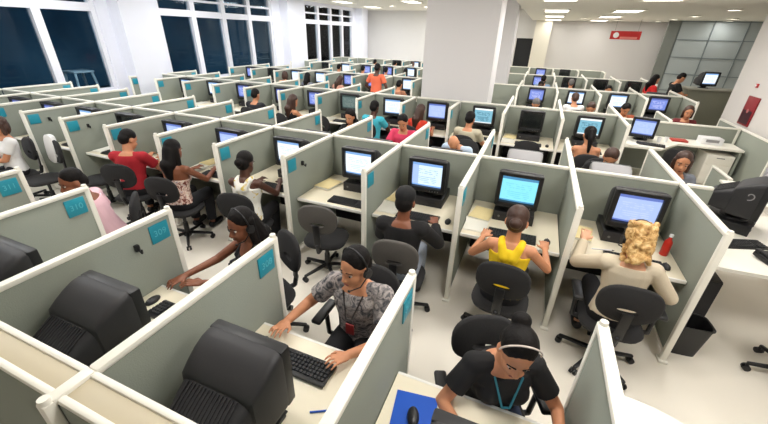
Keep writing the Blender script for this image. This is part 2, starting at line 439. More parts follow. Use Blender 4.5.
def make_monitor(screen='doc', case=None, lift=0.0):
    """CRT; screen faces -Y, tube runs back to +Y"""
    case = case or BLK2
    t = thing('crt_monitor')
    s = MB(); s.cone((0, .17, 0), (0, .17, .018), .125, .115, 24); s.cone((0, .17, .018), (0, .17, .07), .06, .085, 20); s.build('stand', BLK, t)
    z = .25 + lift
    b = MB()                                        # front shell: frame of four bars, then a hood with rounded shoulders, then the vented rear
    for e in (-1, 1): b.box((e*.188, .02, z), (.042, .06, .362), bev=.01)
    b.box((0, .02, z+.162), (.40, .06, .042), bev=.01); b.box((0, .02, z-.160), (.40, .06, .056), bev=.01)
    b.build('bezel', BLK, t)
    h = MB().loft([[(x*w, y, z + zz*hh + dz) for x, zz in oval(.5, .5, 36, 11)] for y, w, hh, dz in
        ((.045, .420, .370, 0), (.06, .428, .376, 0), (.10, .428, .368, -.004), (.15, .424, .345, -.016), (.20, .410, .315, -.030), (.24, .395, .285, -.043), (.25, .37, .26, -.052))])
    h.build('hood', case, t, 35)
    r = MB().loft([[(x*w, y, z + zz*hh + dz) for x, zz in oval(.5, .5, 28, 6)] for y, w, hh, dz in
        ((.22, .385, .275, -.044), (.30, .36, .235, -.062), (.41, .31, .165, -.09), (.425, .29, .15, -.095))])
    for k in range(15): r.box(((k-7)*.019, .325, z+.0405), (.006, .16, .008), rot=(-.52, 0, 0))
    r.build('rear_housing', case, t, 35)
    n = 8; sc = bmesh.new(); vs = [[sc.verts.new((-.17+.34*i/n, .012 + .03*((i/n-.5)**2 + (j/n-.5)**2), z+.003-.132+.27*j/n+.002)) for i in range(n+1)] for j in range(n+1)]
    for j in range(n):
        for i in range(n): sc.faces.new((vs[j][i], vs[j][i+1], vs[j+1][i+1], vs[j+1][i]))
    # give the tube face a little depth
    ge = bmesh.ops.extrude_face_region(sc, geom=list(sc.faces))
    for v in [g_ for g_ in ge['geom'] if isinstance(g_, bmesh.types.BMVert)]: v.co.y += .012
    mb = MB(); mb.bm.free(); mb.bm = sc; mb.build('screen', SCREENS[screen], t)
    k = MB()
    for i in range(4): k.cone((.05+.03*i, -.012, z-.165), (.05+.03*i, -.006, z-.165), .007, .007, 8)
    k.build('buttons', STEEL, t)
    return t
def make_pc():
    t = thing('desktop_computer')
    MB().box((0, .2, .055), (.40, .38, .106), bev=.008).build('case', BLK, t)
    f = MB().box((0, .008, .055), (.40, .02, .108), bev=.006); f.box((.1, -.004, .075), (.15, .008, .022)); f.box((.1, -.004, .04), (.1, .008, .012)); f.build('front_panel', BLK2, t)
    MB().cone((-.14, -.006, .055), (-.14, .002, .055), .012, .012, 10).build('power_button', STEEL, t)
    return t
def make_keyboard():
    t = thing('keyboard')
    MB().box((0, 0, .011), (.45, .16, .018), rot=(.05, 0, 0), bev=.005).build('base', BLK, t)
    k = MB()
    for j in range(5):
        for i in range(14): k.box((-.205+.0235*i, -.055+.025*j, .024+.00125*j), (.019, .02, .009), bev=.003, seg=1)
        for i in range(4): k.box((.135+.0235*i, -.055+.025*j, .024+.00125*j), (.019, .02, .009), bev=.003, seg=1)
    k.build('keys', KEYS, t); return t
def make_mouse():
    t = thing('computer_mouse')
    m = MB().ell((0, 0, .012), (.031, .056, .024)); m.build('shell', BLK, t)
    MB().ell((0, .03, .032), (.005, .011, .006)).build('wheel', STEEL, t)
    return t
def make_phone():
    t = thing('desk_phone')
    MB().box((0, 0, .025), (.17, .19, .045), rot=(.14, 0, 0), bev=.012).build('base', BLK, t)
    h = MB().box((-.055, 0, .062), (.03, .17, .022), rot=(.14, 0, 0), bev=.009)
    h.box((-.055, -.07, .052), (.045, .05, .03), bev=.01); h.box((-.055, .07, .066), (.045, .05, .03), bev=.01); h.build('handset', BLK2, t)
    k = MB()
    for i in range(3):
        for j in range(4): k.box((.0+.025*i, -.055+.025*j, .046+.0035*j), (.017, .015, .008))
    k.build('keypad', GREYM, t); return t
def make_papers():
    r = random.Random(3); m = MB()
    for k in range(4): m.box((r.uniform(-.01, .01), r.uniform(-.01, .01), .002+.003*k), (.21, .297, .003), rot=(0, 0, r.uniform(-.25, .25)))
    return m.build('paper_stack', PAPER)
def make_directory():
    t = thing('directory')
    MB().box((0, 0, .016), (.21, .28, .026), bev=.003).build('pages', PAPER, t)
    MB().box((0, 0, .0305), (.215, .285, .003)).build('cover', YELP, t)
    MB().box((-.107, 0, .016), (.003, .285, .032)).build('spine', YELP, t); return t
def make_bottle():
    t = thing('bottle'); R = [(.031, 0), (.033, .01), (.033, .12), (.03, .14), (.014, .165), (.013, .19)]
    m = MB().loft([[(r*math.cos(2*PI*k/20), r*math.sin(2*PI*k/20), z) for k in range(20)] for r, z in R]); m.build('body', RED, t)
    MB().cone((0, 0, .188), (0, 0, .212), .016, .015, 16).build('cap', WHITE, t); return t
def make_bin():
    t = thing('waste_bin'); o = oval(.5, .5, 24, 5)
    m = MB().loft([[(x*w, y*d, z) for x, y in o] for w, d, z in ((.22, .17, 0), (.28, .22, .32), (.265, .205, .32), (.21, .16, .015))]); m.build('body', BLK, t)
    r = MB()
    pts = [(x*.285, y*.225, .32) for x, y in o]
    for a, b in zip(pts, pts[1:]+pts[:1]): r.cone(a, b, .008, .008, 6)
    r.build('rim', CHP, t); return t
def make_pedestal():
    t = thing('drawer_pedestal')
    MB().box((0, 0, .31), (.42, .5, .58), bev=.006).build('cabinet', DESKW, t)
    for k in range(3):
        d = MB().box((0, -.256, .13+.19*k), (.40, .016, .18), bev=.004).build('drawer', DESKW, t)
        MB().box((0, -.27, .17+.19*k), (.12, .014, .012), bev=.003).build('handle', STEEL, d)
    return t
def make_cup():
    t = thing('cup'); m = MB().loft([[(r*math.cos(2*PI*k/18), r*math.sin(2*PI*k/18), z) for k in range(18)] for r, z in ((.028, 0), (.038, .095), (.034, .095), (.025, .008))])
    m.build('body', WHITE, t); return t
# ------------------------------------------------------------------ people: closed shapes fused into one skin, clothes and hair as children
def fuse(mb, name, m, q, smooth=3):
    me0 = bpy.data.meshes.new('tmp'); bmesh.ops.recalc_face_normals(mb.bm, faces=list(mb.bm.faces)); mb.bm.to_mesh(me0); mb.bm.free()
    o = bpy.data.objects.new('tmp', me0); C.objects.link(o)
    r = o.modifiers.new('r', 'REMESH'); r.mode = 'VOXEL'; r.voxel_size = q; r.use_smooth_shade = True
    s = o.modifiers.new('s', 'SMOOTH'); s.iterations = smooth; s.factor = .5
    dg = bpy.context.evaluated_depsgraph_get()
    me = bpy.data.meshes.new_from_object(o.evaluated_get(dg)); me.name = name
    bpy.data.objects.remove(o); bpy.data.meshes.remove(me0)
    me.materials.clear()
    for mm in (m if isinstance(m, (list, tuple)) else [m]): me.materials.append(mm)
    me.polygons.foreach_set('use_smooth', [True]*len(me.polygons))
    return me
SKIN = dict(light=mat('skin_light', (222, 166, 132), .55), tan=mat('skin_tan', (206, 142, 104), .55), brown=mat('skin_brown', (134, 80, 54), .5), dark=mat('skin_dark', (84, 50, 36), .45))
HAIR = dict(black=mat('hair_black', (17, 13, 12), .6, spec=.2, noise=.3, scale=80, bump=.3), brown=mat('hair_brown', (62, 36, 24), .5, noise=.3, scale=80, bump=.3),
            blond=pattern_mat('hair_blond', [(.3, (150, 104, 56)), (.5, (208, 164, 100)), (.7, (236, 206, 150))], 34, rough=.5), grey=mat('hair_grey', (104, 100, 98), .6, noise=.2, scale=80))
EYEW = mat('eye_white', (196, 186, 178), .3); EYED = mat('eye_dark', (26, 18, 14), .2)
LIPS = dict(light=mat('lips_light', (176, 92, 82), .5), tan=mat('lips_tan', (150, 78, 66), .5), brown=mat('lips_brown', (104, 54, 44), .5), dark=mat('lips_dark', (86, 46, 40), .5))
SHOE = mat('shoe_dark', (28, 26, 26), .5)
JEANS = mat('jeans', (56, 68, 96), .9, noise=.12, scale=90); DARKT = mat('dark_trousers', (30, 30, 34), .9)
def person(label, loc, yaw, top, skin='tan', hair='black', style='short', sleeve='short', legs=None, lean=6, side=0, twist=0, head=(0, 10, 0),
           hands=None, female=False, q=.012, face=True, headset=False, group=None, seated=True, extra=None, strap=False, scale=1., pelz=None, openhand=False, knees=None, leglen=True):
    legs = legs or DARKT
    pz = pelz or (.53 if seated else .93)
    R_sp = Matrix.Rotation(math.radians(-lean), 3, 'X') @ Matrix.Rotation(math.radians(side), 3, 'Y')
    R_tw = R_sp @ Matrix.Rotation(math.radians(twist), 3, 'Z')
    pel = Vector((0, 0, pz))
    def S(s, x=0, y=0, upper=False): return pel + (R_tw if upper else R_sp) @ Vector((x, y, s))
    fem = female
    prof = [(-.09, .135, .10, 0), (0, .168 if fem else .16, .118, -.005), (.10, .142 if fem else .15, .102, .0), (.20, .128 if fem else .148, .096, .005), (.30, .148 if fem else .162, .108, .008),
            (.38, .158 if fem else .172, .106, .0), (.44, .135 if fem else .15, .085, -.012), (.485, .075, .062, -.015)]
    def torso(mb, d, s0=-1, s1=9, n=18):
        rings = []
        for s, rx, ry, yo in prof:
            if s < s0 or s > s1: continue
            tw = max(0, min(1, s/.4))
            M = R_sp @ Matrix.Rotation(math.radians(twist*tw), 3, 'Z')
            rings.append([pel + M @ Vector(((rx+d)*math.cos(2*PI*k/n), yo+(ry+d)*math.sin(2*PI*k/n), s)) for k in range(n)])
        mb.loft(rings)
        if fem and s1 > .3:
            for e in (-1, 1): mb.ell(S(.31, e*.068, .075, True), (.062+d, .058+d, .062+d))
    nb = S(.475, 0, -.01, True)
    hy, hp, hr = head
    R_h = (R_tw @ Matrix.Rotation(math.radians(hy), 3, 'Z')) @ Matrix.Rotation(math.radians(-hp), 3, 'X') @ Matrix.Rotation(math.radians(hr), 3, 'Y')
    ndir = (R_tw @ Matrix.Rotation(math.radians(-hp*.5), 3, 'X')) @ Vector((0, .12, 1)); ndir.normalize()
    hc = nb + ndir*.165
    def Hd(x, y, z): return hc + R_h @ Vector((x*1.05, y*1.05, z*1.05))
    body = MB(); torso(body, 0)
    body.cap(S(.45, 0, -.012, True), hc + R_h @ Vector((0, -.02, -.05)), .062, .05)
    # head
    body.ell(Hd(0, -.012, .030), (.078, .099, .097), R_h, 20, 14); body.ell(Hd(0, .028, -.042), (.062, .070, .076), R_h, 18, 12)
    body.ell(Hd(0, .068, -.092), (.026, .022, .020), R_h)
    if face:
        body.cone(Hd(0, .082, .010), Hd(0, .104, -.030), .008, .017, 10); body.ell(Hd(0, .098, -.034), (.018, .013, .011), R_h)
        body.ell(Hd(0, .075, .026), (.05, .016, .009), R_h); body.ell(Hd(0, .086, -.066), (.026, .010, .011), R_h)
    for e in (-1, 1): body.ell(Hd(e*.075, -.008, -.008), (.012, .024, .032), R_h)
    # arms
    sh = {}
    W = {}
    for e, key in ((-1, 0), (1, 1)):
        sj = S(.425, e*(.155 if fem else .178), -.012, True)
        tgt = Vector(hands[key]) if hands and hands[key] else Vector((e*.13, .44, .79))
        L1, L2 = (.275, .245) if fem else (.29, .26)
        d = tgt - sj; D = min(d.length, (L1+L2)*.995); dn = d.normalized(); W[e] = sj + dn*D
        a = (L1*L1 - L2*L2 + D*D)/(2*D); h = math.sqrt(max(0, L1*L1 - a*a))
        pole = Vector((e*.8, -.5, -1.0)); pole -= dn*pole.dot(dn); pole.normalize()
        el = sj + dn*a + pole*h; sh[e] = (sj, el, W[e])
        ra, rb, rc = (.043, .036, .024) if fem else (.05, .042, .028)
        body.cap(S(.43, e*.07, -.012, True), sj, .058 if not fem else .05, ra+.006); body.cap(sj, el, ra, rb); body.cap(el, W[e], rb*.98, rc)
        fd = (W[e]-el).normalized(); fd = (fd + Vector((0, 0, -.05 if fd.z > -.6 else .35))).normalized()
        ac = fd.cross(Vector((0, 0, 1)));
        if ac.length < .2: ac = fd.cross(Vector((0, 1, 0)))
        ac.normalize(); up = ac.cross(fd).normalized()
        Rp = Matrix((ac, fd, up)).transposed()
        body.ell(W[e] + fd*.048, (.040, .056, .016), Rp); body.cap(W[e], W[e]+fd*.04, rc*.9, .022)
        for k, (o, l) in enumerate(((-.030, .062), (-.010, .075), (.011, .070), (.030, .055))):
            o *= e*-1 if False else 1
            b0 = W[e] + fd*.088 + ac*o; b1 = b0 + fd*l*.55 + ac*o*.25 + up*.004; b2 = b1 + (fd*.75 - up*.62).normalized()*l*.5 + ac*o*.1
            body.cap(b0 - fd*.02, b1, .0088, .0082, 8); body.cap(b1, b2, .0082, .007, 8)
        th0 = W[e] + fd*.03 - ac*e*.026; th1 = th0 + (fd*.7 - ac*e*.75 - up*.15).normalized()*.042; th2 = th1 + (fd*.95 - ac*e*.1 - up*.3).normalized()*.032
        body.cap(th0, th1, .013, .0105, 8); body.cap(th1, th2, .0105, .008, 8)
    # legs
    lg = {}
    for e in (-1, 1):
        hip = pel + Vector((e*.088, 0, -.02))
        if seated:
            kn = Vector((e*.12, .40, pz-.01)); an = Vector((e*.12, .36, .095)); toe = Vector((e*.13, .52, .035))
            if knees: kn += Vector(knees); an += Vector(knees)
        else: kn = Vector((e*.10, .03, .50)); an = Vector((e*.10, 0, .09)); toe = Vector((e*.12, .15, .035))
        lg[e] = (hip, kn, an, toe)
        body.cap(hip, kn, .078, .054); body.cap(kn, an, .052, .036); body.cap(an - Vector((0, 0, .03)), toe, .034, .022)
    b = link('person', fuse(body, 'body', SKIN[skin], q), None)
    # clothes
    d = max(.011, q*.75)
    t = MB()
    top_s = {'tank': .385, 'strapless': .335, 'racer': .39}.get(sleeve, .47)
    torso(t, d, -.06, top_s)
    if sleeve in ('tank', 'racer'):
        for e in (-1, 1):
            f0, f1, bk = S(.36, e*.085, .115, True), S(.475, e*(.085 if sleeve == 'tank' else .075), -.01, True), S(.36, e*(.085 if sleeve == 'tank' else .03), -.105, True)
            rs = .034 if sleeve == 'racer' else .022; t.cap(f0, f1, rs, rs, 8); 
            if sleeve == 'racer':
                m1 = S(.455, e*.066, -.075, True); bk = S(.37, e*.035, -.105, True); t.cap(f1, m1, rs, rs, 8); t.cap(m1, bk, rs, rs+.008, 8)
            else: t.cap(f1, bk, rs, rs+.004, 8)
        if sleeve == 'racer': t.cap(S(.26, 0, -.06, True), S(.39, 0, -.07, True), .075, .06, 10)
    if sleeve in ('short', 'long'):
        for e in (-1, 1):
            sj, el, w = sh[e]; ra, rb, rc = (.043, .036, .024) if fem else (.05, .042, .028)
            t.cap(S(.43, e*.07, -.012, True), sj, .06, ra+.012+d)
            if sleeve == 'short':
                p = sj.lerp(el, .62); t.ell(sj, (ra+d+.004,)*3); t.cone(sj, p, ra+d+.006, rb+d+.016)
            else:
                t.cap(sj, el, ra+d+.008, rb+d+.008); t.cone(el, el.lerp(w, .93), rb+d+.006, rc+d+.008)
    link('shirt', fuse(t, 'shirt', top, q), b)
    t = MB(); torso(t, d*.9, -.1, .14)
    for e in (-1, 1):
        hip, kn, an, toe = lg[e]
        t.cap(hip, kn, .082+d, .058+d); t.cap(kn, kn.lerp(an, .3), .056+d, .052+d); t.cone(kn, an.lerp(kn, .06), .056+d, .05+d)
    link('trousers', fuse(t, 'trousers', legs, max(q, .012)), b)
    for e in (-1, 1):
        hip, kn, an, toe = lg[e]; s = MB()
        s.cap(an + Vector((0, -.02, -.045)), toe + Vector((0, .02, .008)), .046, .038, 10)
        link('shoe', fuse(s, 'shoe', SHOE, max(q, .012)), b)
    # hair
    if style != 'bald':
        h = MB(); hm = HAIR[hair]
        h.ell(Hd(0, -.022, .052), (.087, .095, .088), R_h, 18, 12); h.ell(Hd(0, -.056, .0), (.080, .066, .080), R_h, 16, 10)
        if style == 'long':
            for a, c, r0, r1 in (((0, -.06, .0), (0, -.105, -.16), .078, .075), ((0, -.105, -.16), (0, -.115, -.30), .075, .045), ((-.05, -.04, .03), (-.075, -.03, -.17), .045, .03), ((.05, -.04, .03), (.075, -.03, -.17), .045, .03)):
                h.cap(Hd(*a), hc + (R_h @ Vector((c[0], 0, 0))) + R_tw @ Vector((0, c[1], c[2])), r0, r1)
        if style == 'bob':
            h.ell(Hd(0, -.045, -.03), (.088, .075, .11), R_h); 
            for e in (-1, 1): h.cap(Hd(e*.07, .0, .03), Hd(e*.074, .0, -.10), .03, .026)
        if style in ('bun', 'lowbun'): h.ell(Hd(0, -.115, .085 if style == 'bun' else .0), (.048, .045, .045), R_h)
        if style == 'tail':
            h.ell(Hd(0, -.10, .045), (.04, .04, .04), R_h); h.cap(Hd(0, -.12, .05), Hd(0, -.155, -.06), .04, .042); h.cap(Hd(0, -.155, -.06), Hd(0, -.14, -.24), .042, .02)
        if style == 'curly':
            r = random.Random(5)
            for k in range(170):
                a = r.uniform(0, 2*PI); z = r.uniform(-.16, .12); y = -.035 + .08*math.sin(a)*(.8 if z > 0 else 1.0); x = .077*math.cos(a)
                if y > .03 and z < .06: continue
                h.ell(Hd(x, y, z), (r.uniform(.014, .026),)*3, None, 8, 6)
            h.ell(Hd(0, -.06, -.07), (.08, .055, .10), R_h)
        link('hair', fuse(h, 'hair', hm, max(.006, q*.8)), b)
        if style == 'cap':
            cp = MB(); cp.ell(Hd(0, -.02, .062), (.091, .108, .088), R_h, 18, 12); cp.ell(Hd(0, .085, .055), (.07, .065, .012), R_h)
            link('cap', fuse(cp, 'cap', mat('black_cap', (16, 16, 18), .8), .007), b)
    if face:
        for e in (-1, 1):
            m = MB().ell(Hd(e*.031, .071, .004), (.0125, .009, .0068), R_h); me = m.mesh('eye', EYEW); o = link('eye', me, b)
            link('iris', MB().ell(Hd(e*.031, .0785, .003), (.0068, .0045, .0068), R_h).mesh('iris', EYED), o)
            link('eyebrow', MB().cap(Hd(e*.016, .086, .034), Hd(e*.050, .070, .026), .0036, .003, 8).mesh('eyebrow', HAIR[hair if hair != 'grey' else 'black']), b)
        link('lips', MB().ell(Hd(0, .0925, -.0665), (.022, .0065, .0085), R_h).mesh('lips', LIPS[skin]), b)
    if headset:
        m = MB(); pts = [Hd(.094*math.cos(a), -.012, .03+.107*math.sin(a)) for a in [PI*k/12 for k in range(13)]]
        m.tube([Hd(.088, -.012, -.02)] + pts + [Hd(-.088, -.012, -.02)], .0065, 8)
        for e in (-1, 1): m.cone(Hd(e*.082, -.012, -.015), Hd(e*.104, -.012, -.015), .034, .03, 16)
        m.tube([Hd(-.098, 0, -.025), Hd(-.085, .06, -.07), Hd(-.04, .11, -.085)], .004, 6); m.ell(Hd(-.038, .112, -.085), (.011, .008, .008), R_h)
        m.build('headset', BLK, b)
    if extra: extra(b, S, Hd, R_h, R_tw, W)
    b.location = loc; b.rotation_euler = (0, 0, math.radians(yaw)); b.scale = (scale,)*3
    tag(b, label, 'person', group)
    return b
# ------------------------------------------------------------------ rows of stations
G = .95
ZD = .735
WHO = {
 ('F', 3): 'the empty front desk at the photo edge', ('F', 4): 'the person in pale pink', ('F', 5): 'the headset person in black vest', ('F', 6): 'the person in the patterned shirt',
 ('F', 7): 'the person in black T-shirt', ('F', 8): 'the rounded white front desk',
 ('MN', -3): 'the desk beneath the left window', ('MN', -2): 'the desk left of the white-topped person', ('MN', -1): 'the person in the white top', ('MN', 0): 'the desk with a white draped chair', ('MN', 1): 'the empty desk beside red-shirt person',
 ('MN', 2): 'the person in the red shirt', ('MN', 3): 'the person with long black hair', ('MN', 4): 'the person in white racerback', ('MN', 5): 'the empty desk beside black-cap person',
 ('MN', 6): 'the person in the black cap', ('MN', 7): 'the person in the yellow top', ('MN', 8): 'the blonde person',
 ('MF', -3): 'the desk behind the left-window monitor', ('MF', -2): 'the seat opposite the leftmost empty desk', ('MF', -1): 'the seat opposite the white-topped person', ('MF', 0): 'the seat opposite the white draped chair', ('MF', 1): 'the seat opposite the second-row empty chair',
 ('MF', 2): 'the seat opposite the red-shirt person', ('MF', 3): 'the seat opposite the long-haired person', ('MF', 4): 'the dark-haired person facing the camera', ('MF', 5): 'the person in hot pink',
 ('MF', 6): 'the bald person bending forward', ('MF', 7): 'the grey monitor opposite the yellow top', ('MF', 8): 'the worker with a pink collar', ('MF', 9): 'the smiling brown-haired person',
 ('RN', -2): 'the third-row desk nearest the windows', ('RN', -1): 'the third-row desk second from the windows', ('RN', 0): 'the desk left of the dark jacket', ('RN', 1): 'the person in the dark jacket', ('RN', 2): 'the bare-shouldered brown-haired person', ('RN', 3): 'the empty desk with a green-grey screen',
 ('RN', 4): 'the worker in cyan', ('RN', 5): 'the person in orange-red', ('RN', 6): 'the person in beige', ('RN', 7): 'the empty desk with a black screen', ('RN', 8): 'the ponytailed person',
 ('RF', 7): 'the grey-haired worker', ('RF', 8): 'the auburn worker', ('RF', 9): 'the black-haired worker behind the white counter',
 ('SN', -1): 'the fourth-row worker nearest the windows', ('SN', 0): 'the fourth-row worker in grey', ('SN', 1): 'the fourth-row worker leaning in', ('SN', 2): 'the standing person in orange', ('SN', 3): 'the worker left of the column',
 ('SN', 7): 'the desk right of the column', ('SN', 8): 'the far worker in white', ('SN', 9): 'the far worker in brown', ('SN', 10): 'the far desk nearest reception', ('SF', 7): 'the black-haired worker right of the column',
}
ORD = ['leftmost', 'second', 'third', 'fourth', 'fifth', 'sixth', 'seventh', 'eighth', 'ninth', 'tenth', 'eleventh', 'twelfth', 'thirteenth', 'fourteenth', 'fifteenth']
ROWN = {'F': 'front row', 'MN': 'second row', 'MF': 'second row far side', 'RN': 'third row', 'RF': 'third row far side', 'SN': 'fourth row', 'SF': 'fourth row far side', 'TN': 'fifth row', 'TF': 'fifth row far side', 'UN': 'last row'}
SPY = {'F': -3.53, 'M': 0.0, 'R': 3.55, 'S': 7.1, 'T': 10.65, 'U': 14.2}
def who(r, i):
    if (r, i) in WHO: return WHO[(r, i)]
    return 'the %s desk, %s' % (ORD[i+3], ROWN[r])
def pos(r, i, dx, dy, z=0):
    far = r == 'F' or r[1:] == 'F'; s = -1 if far else 1
    return (G*(i+.5) + s*dx, SPY[r[0]] - s*dy, z), (PI if far else 0.)
# partitions: (row side, length, first, last)
LEN = {'F': 1.13, 'MN': 1.063, 'MF': 1.25, 'RN': .95, 'RF': 1.2, 'SN': 1.0, 'SF': 1.15, 'TN': 1.0, 'TF': 1.15, 'UN': 1.0}
NUM = {3: '311', 4: '310', 5: '309', 6: '308', 7: '307'}
def parts_row(r, a, b, skip=(), tag_to=8):
    far = r == 'F' or r[1:] == 'F'
    for i in range(a, b+1):
        if i in skip: continue
        plate = i <= tag_to
        sign = NUM.get(i) if r == 'F' else None
        hook = (r == 'MN' and i in (0, 1, 5)) or (r == 'F' and i == 5)
        key = ('part', r, plate, sign, hook)
        nxt = i if i < b or (r, i) in WHO else i-1
        lab = 'grey-green cubicle partition %s, %s of %s' % ('with cyan plate' if plate else 'without a plate', 'left' if nxt == i else 'right', who(r, nxt))
        place(key, lambda: make_partition(LEN[r], 1 if far else -1, sign, hook, plate, back=.125 if r == 'F' else 0.), (G*i, SPY[r[0]] + (.0 if r[0] != 'F' else .0), 0), 0, lab, 'partition', 'cubicle partitions with cream rails')
parts_row('F', 3, 8, tag_to=7)
parts_row('MN', -3, 9, tag_to=7); parts_row('MF', -3, 9, tag_to=7)
parts_row('RN', -3, 9, tag_to=6); parts_row('RF', -3, 9, skip=(5, 6), tag_to=6)
parts_row('SN', -3, 11, tag_to=6); parts_row('SF', -3, 11, skip=(5, 6), tag_to=6)
parts_row('TN', -3, 11, tag_to=5); parts_row('TF', -3, 11, tag_to=5); parts_row('UN', -3, 10, tag_to=5)
for r, a, b in (('F', 3, 8), ('M', -3, 8), ('R', -3, 8), ('S', -3, 10), ('T', -3, 10), ('U', -3, 9)):
    for i in range(a, b+1):
        w = who(r if r == 'F' else r+'N', i)
        place(('spine', r == 'F'), lambda: make_spine(G, r == 'F'), (G*(i+.5), SPY[r], 0), 0, 'grey-green back panel behind the desk of %s' % w if not w.startswith(('the desk', 'the empty', 'the third-row', 'the far desk', 'the second', 'the rounded')) else 'grey-green back panel behind %s' % w,
              'partition', 'cubicle back panels')
tag_ = place('stub', lambda: make_spine(.26), (8.69, 0, 0), 0, 'short grey-green panel stub beside the smiling brown-haired person', 'partition')

def at_desk(w): return ('at ' if w.startswith(('the desk', 'the empty', 'the third-row', 'the far desk', 'the seat', 'the second', 'the fourth-row desk', 'the grey', 'the leftmost')) or ' desk, ' in w else 'of ') + w
def make_riser():
    t = thing('monitor_riser')
    MB().box((0, .2, .03), (.36, .34, .01), bev=.003).build('shelf', BLK, t)
    for sx in (-1, 1): MB().box((sx*.165, .2, .0125), (.02, .32, .025), bev=.003).build('foot', BLK, t)
    return t
def station(r, i, mon='doc', pc=None, kb=True, mouse=True, phone=False, paper=False, book=False, mdx=0, mdy=.46, case=None, mrot=0, desk=True, D=.86, mlift=0, kdx=0):
    w = at_desk(who(r, i)); far = r == 'F' or r[1:] == 'F'
    pc = (not far) if pc is None else pc
    if desk:
        p, rz = pos(r, i, 0, 0); place(('desk', D), lambda: make_desk(.90, D), p, rz, 'cream desk with white front edge ' + w, 'desk', 'cubicle desks')
    z = ZD
    if pc and mon:
        p, rz = pos(r, i, mdx, mdy, z); place('pc', make_pc, p, rz, 'black desktop computer under the monitor ' + w, 'computer', 'desktop computers'); z += .109
    if mlift:
        p, rz = pos(r, i, mdx, mdy, z); place('riser', make_riser, p, rz, 'low black riser under the monitor ' + w, 'monitor stand', 'monitor risers')
    if mon:
        p, rz = pos(r, i, mdx, mdy, z + mlift)
        desc = {'off': 'black monitor with a dark screen', 'cyan': 'black monitor with a cyan screen', 'lav': 'black monitor with a lavender screen', 'blue': 'black monitor with a blue screen', 'green': 'black monitor with a dull green screen'}.get(mon, 'black monitor with a lit screen')
        if case: desc = desc.replace('black', 'light grey')
        place(('mon', mon, bool(case)), lambda: make_monitor(mon, case), p, rz + mrot, desc + ' ' + w, 'monitor', 'tube monitors')
    if kb:
        p, rz = pos(r, i, mdx+.02+kdx, .70 if r == 'F' else .76, ZD); place('kb', make_keyboard, p, rz, 'black keyboard on the desk ' + w, 'keyboard', 'black keyboards')
    if mouse:
        p, rz = pos(r, i, .34, .74, ZD); place('mouse', make_mouse, p, rz, 'black computer mouse on the desk ' + w, 'mouse', 'black mice')
    if phone:
        p, rz = pos(r, i, .33, .42, ZD); place('phone', make_phone, p, rz+.2, 'black desk phone ' + w, 'phone', 'desk phones')
    if paper:
        p, rz = pos(r, i, -.33, .66, ZD); place('paper', make_papers, p, rz+.15, 'stack of white paper on the desk ' + w, 'papers', 'paper stacks')
    if book:
        p, rz = pos(r, i, -.31, .42, ZD); place('book', make_directory, p, rz-.15, 'thick pale yellow directory on the desk ' + w, 'book', 'pale directories')
def chair(x, y, yaw, label, arms=False, shell=None):
    place(('chair', arms, bool(shell)), lambda: make_chair(arms, shell), (x, y, 0), math.radians(yaw), label, 'chair', 'swivel office chairs')
# front row
for i in (3, 4, 5, 6, 7): station('F', i, mon='doc', kb=(i != 7), mouse=(i not in (7,)), paper=(i in (5,)), mdx={5: .12, 6: .10, 7: -.05}.get(i, .1), mlift=.035 if i < 7 else 0, kdx={5: -.1, 6: -.06}.get(i, 0))
# second row, near side
for i, mon in ((-3, 'blue'), (-2, 'blue'), (-1, 'blue'), (0, 'white'), (1, 'off'), (2, 'lav'), (3, 'lav'), (4, 'white'), (5, 'white'), (6, 'doc'), (7, 'cyan'), (8, 'lav')):
    station('MN', i, mon, paper=i in (1, 3, 6, 7), book=i in (3, 5, 6, 7, 8), phone=i in (0, 2), mdx={7: .0, 5: .12, 4: .1, 3: .1, 2: .05, 8: .07}.get(i, .0))
for i in range(-3, 10):
    if i == 7: station('MF', i, 'off', case=GREYM, mdy=.84, pc=False, kb=False, mouse=False)
    elif i == 8: station('MF', i, 'off', case=GREYM, mdy=.74, pc=False, kb=False, mouse=False)
    elif i == 9: pass
    else: station('MF', i, 'doc' if i < 5 else 'white', mdy=.44, kb=i in (3, 4), mouse=False, paper=i in (0, 1, 3, 4))
# third row
for i, mon in ((-2, 'white'), (-1, 'white'), (0, 'blue'), (1, 'blue'), (2, 'blue'), (3, 'green'), (4, 'white'), (5, 'lav'), (6, 'teal'), (7, 'off'), (8, 'teal')):
    station('RN', i, mon, paper=i in (3, 7, -1, 0), book=i in (7,), mouse=i in (7, 8), kb=i in (3, 4, 6, 7, 8), mdx={4: .12, 5: .12, 6: .08, 3: .05, 1: .2, 2: .15}.get(i, 0))
for i in (-3, -2, -1, 0, 1, 2, 3, 4, 7, 8): station('RF', i, 'doc', mouse=False, kb=False)
# fourth row and beyond
for i, mon in ((-3, 'blue'), (-2, 'off'), (-1, 'white'), (0, 'white'), (1, 'blue'), (2, 'blue'), (3, 'white'), (4, 'off'), (7, 'blue'), (8, 'white'), (9, 'white'), (10, 'blue')):
    station('SN', i, mon, mouse=False, kb=False, mdx={10: -.1, 1: .1, 3: .2}.get(i, 0))
for i in (0, 1, 2, 3, 7, 8, 9, 10): station('SF', i, 'off', pc=i == 10, mouse=False, kb=False)
for i, mon in ((-2, 'off'), (-1, 'white'), (0, 'blue'), (1, 'blue'), (2, 'white'), (3, 'off'), (7, 'blue'), (8, 'off'), (9, 'off'), (10, 'off')): station('TN', i, mon, mouse=False, kb=False)
for i in (0, 1, 2, 3, 7, 8): station('UN', i, ('off', 'white', 'blue', 'off', 'off', 'off', 'off', 'blue', 'off')[i], mouse=False, kb=False)

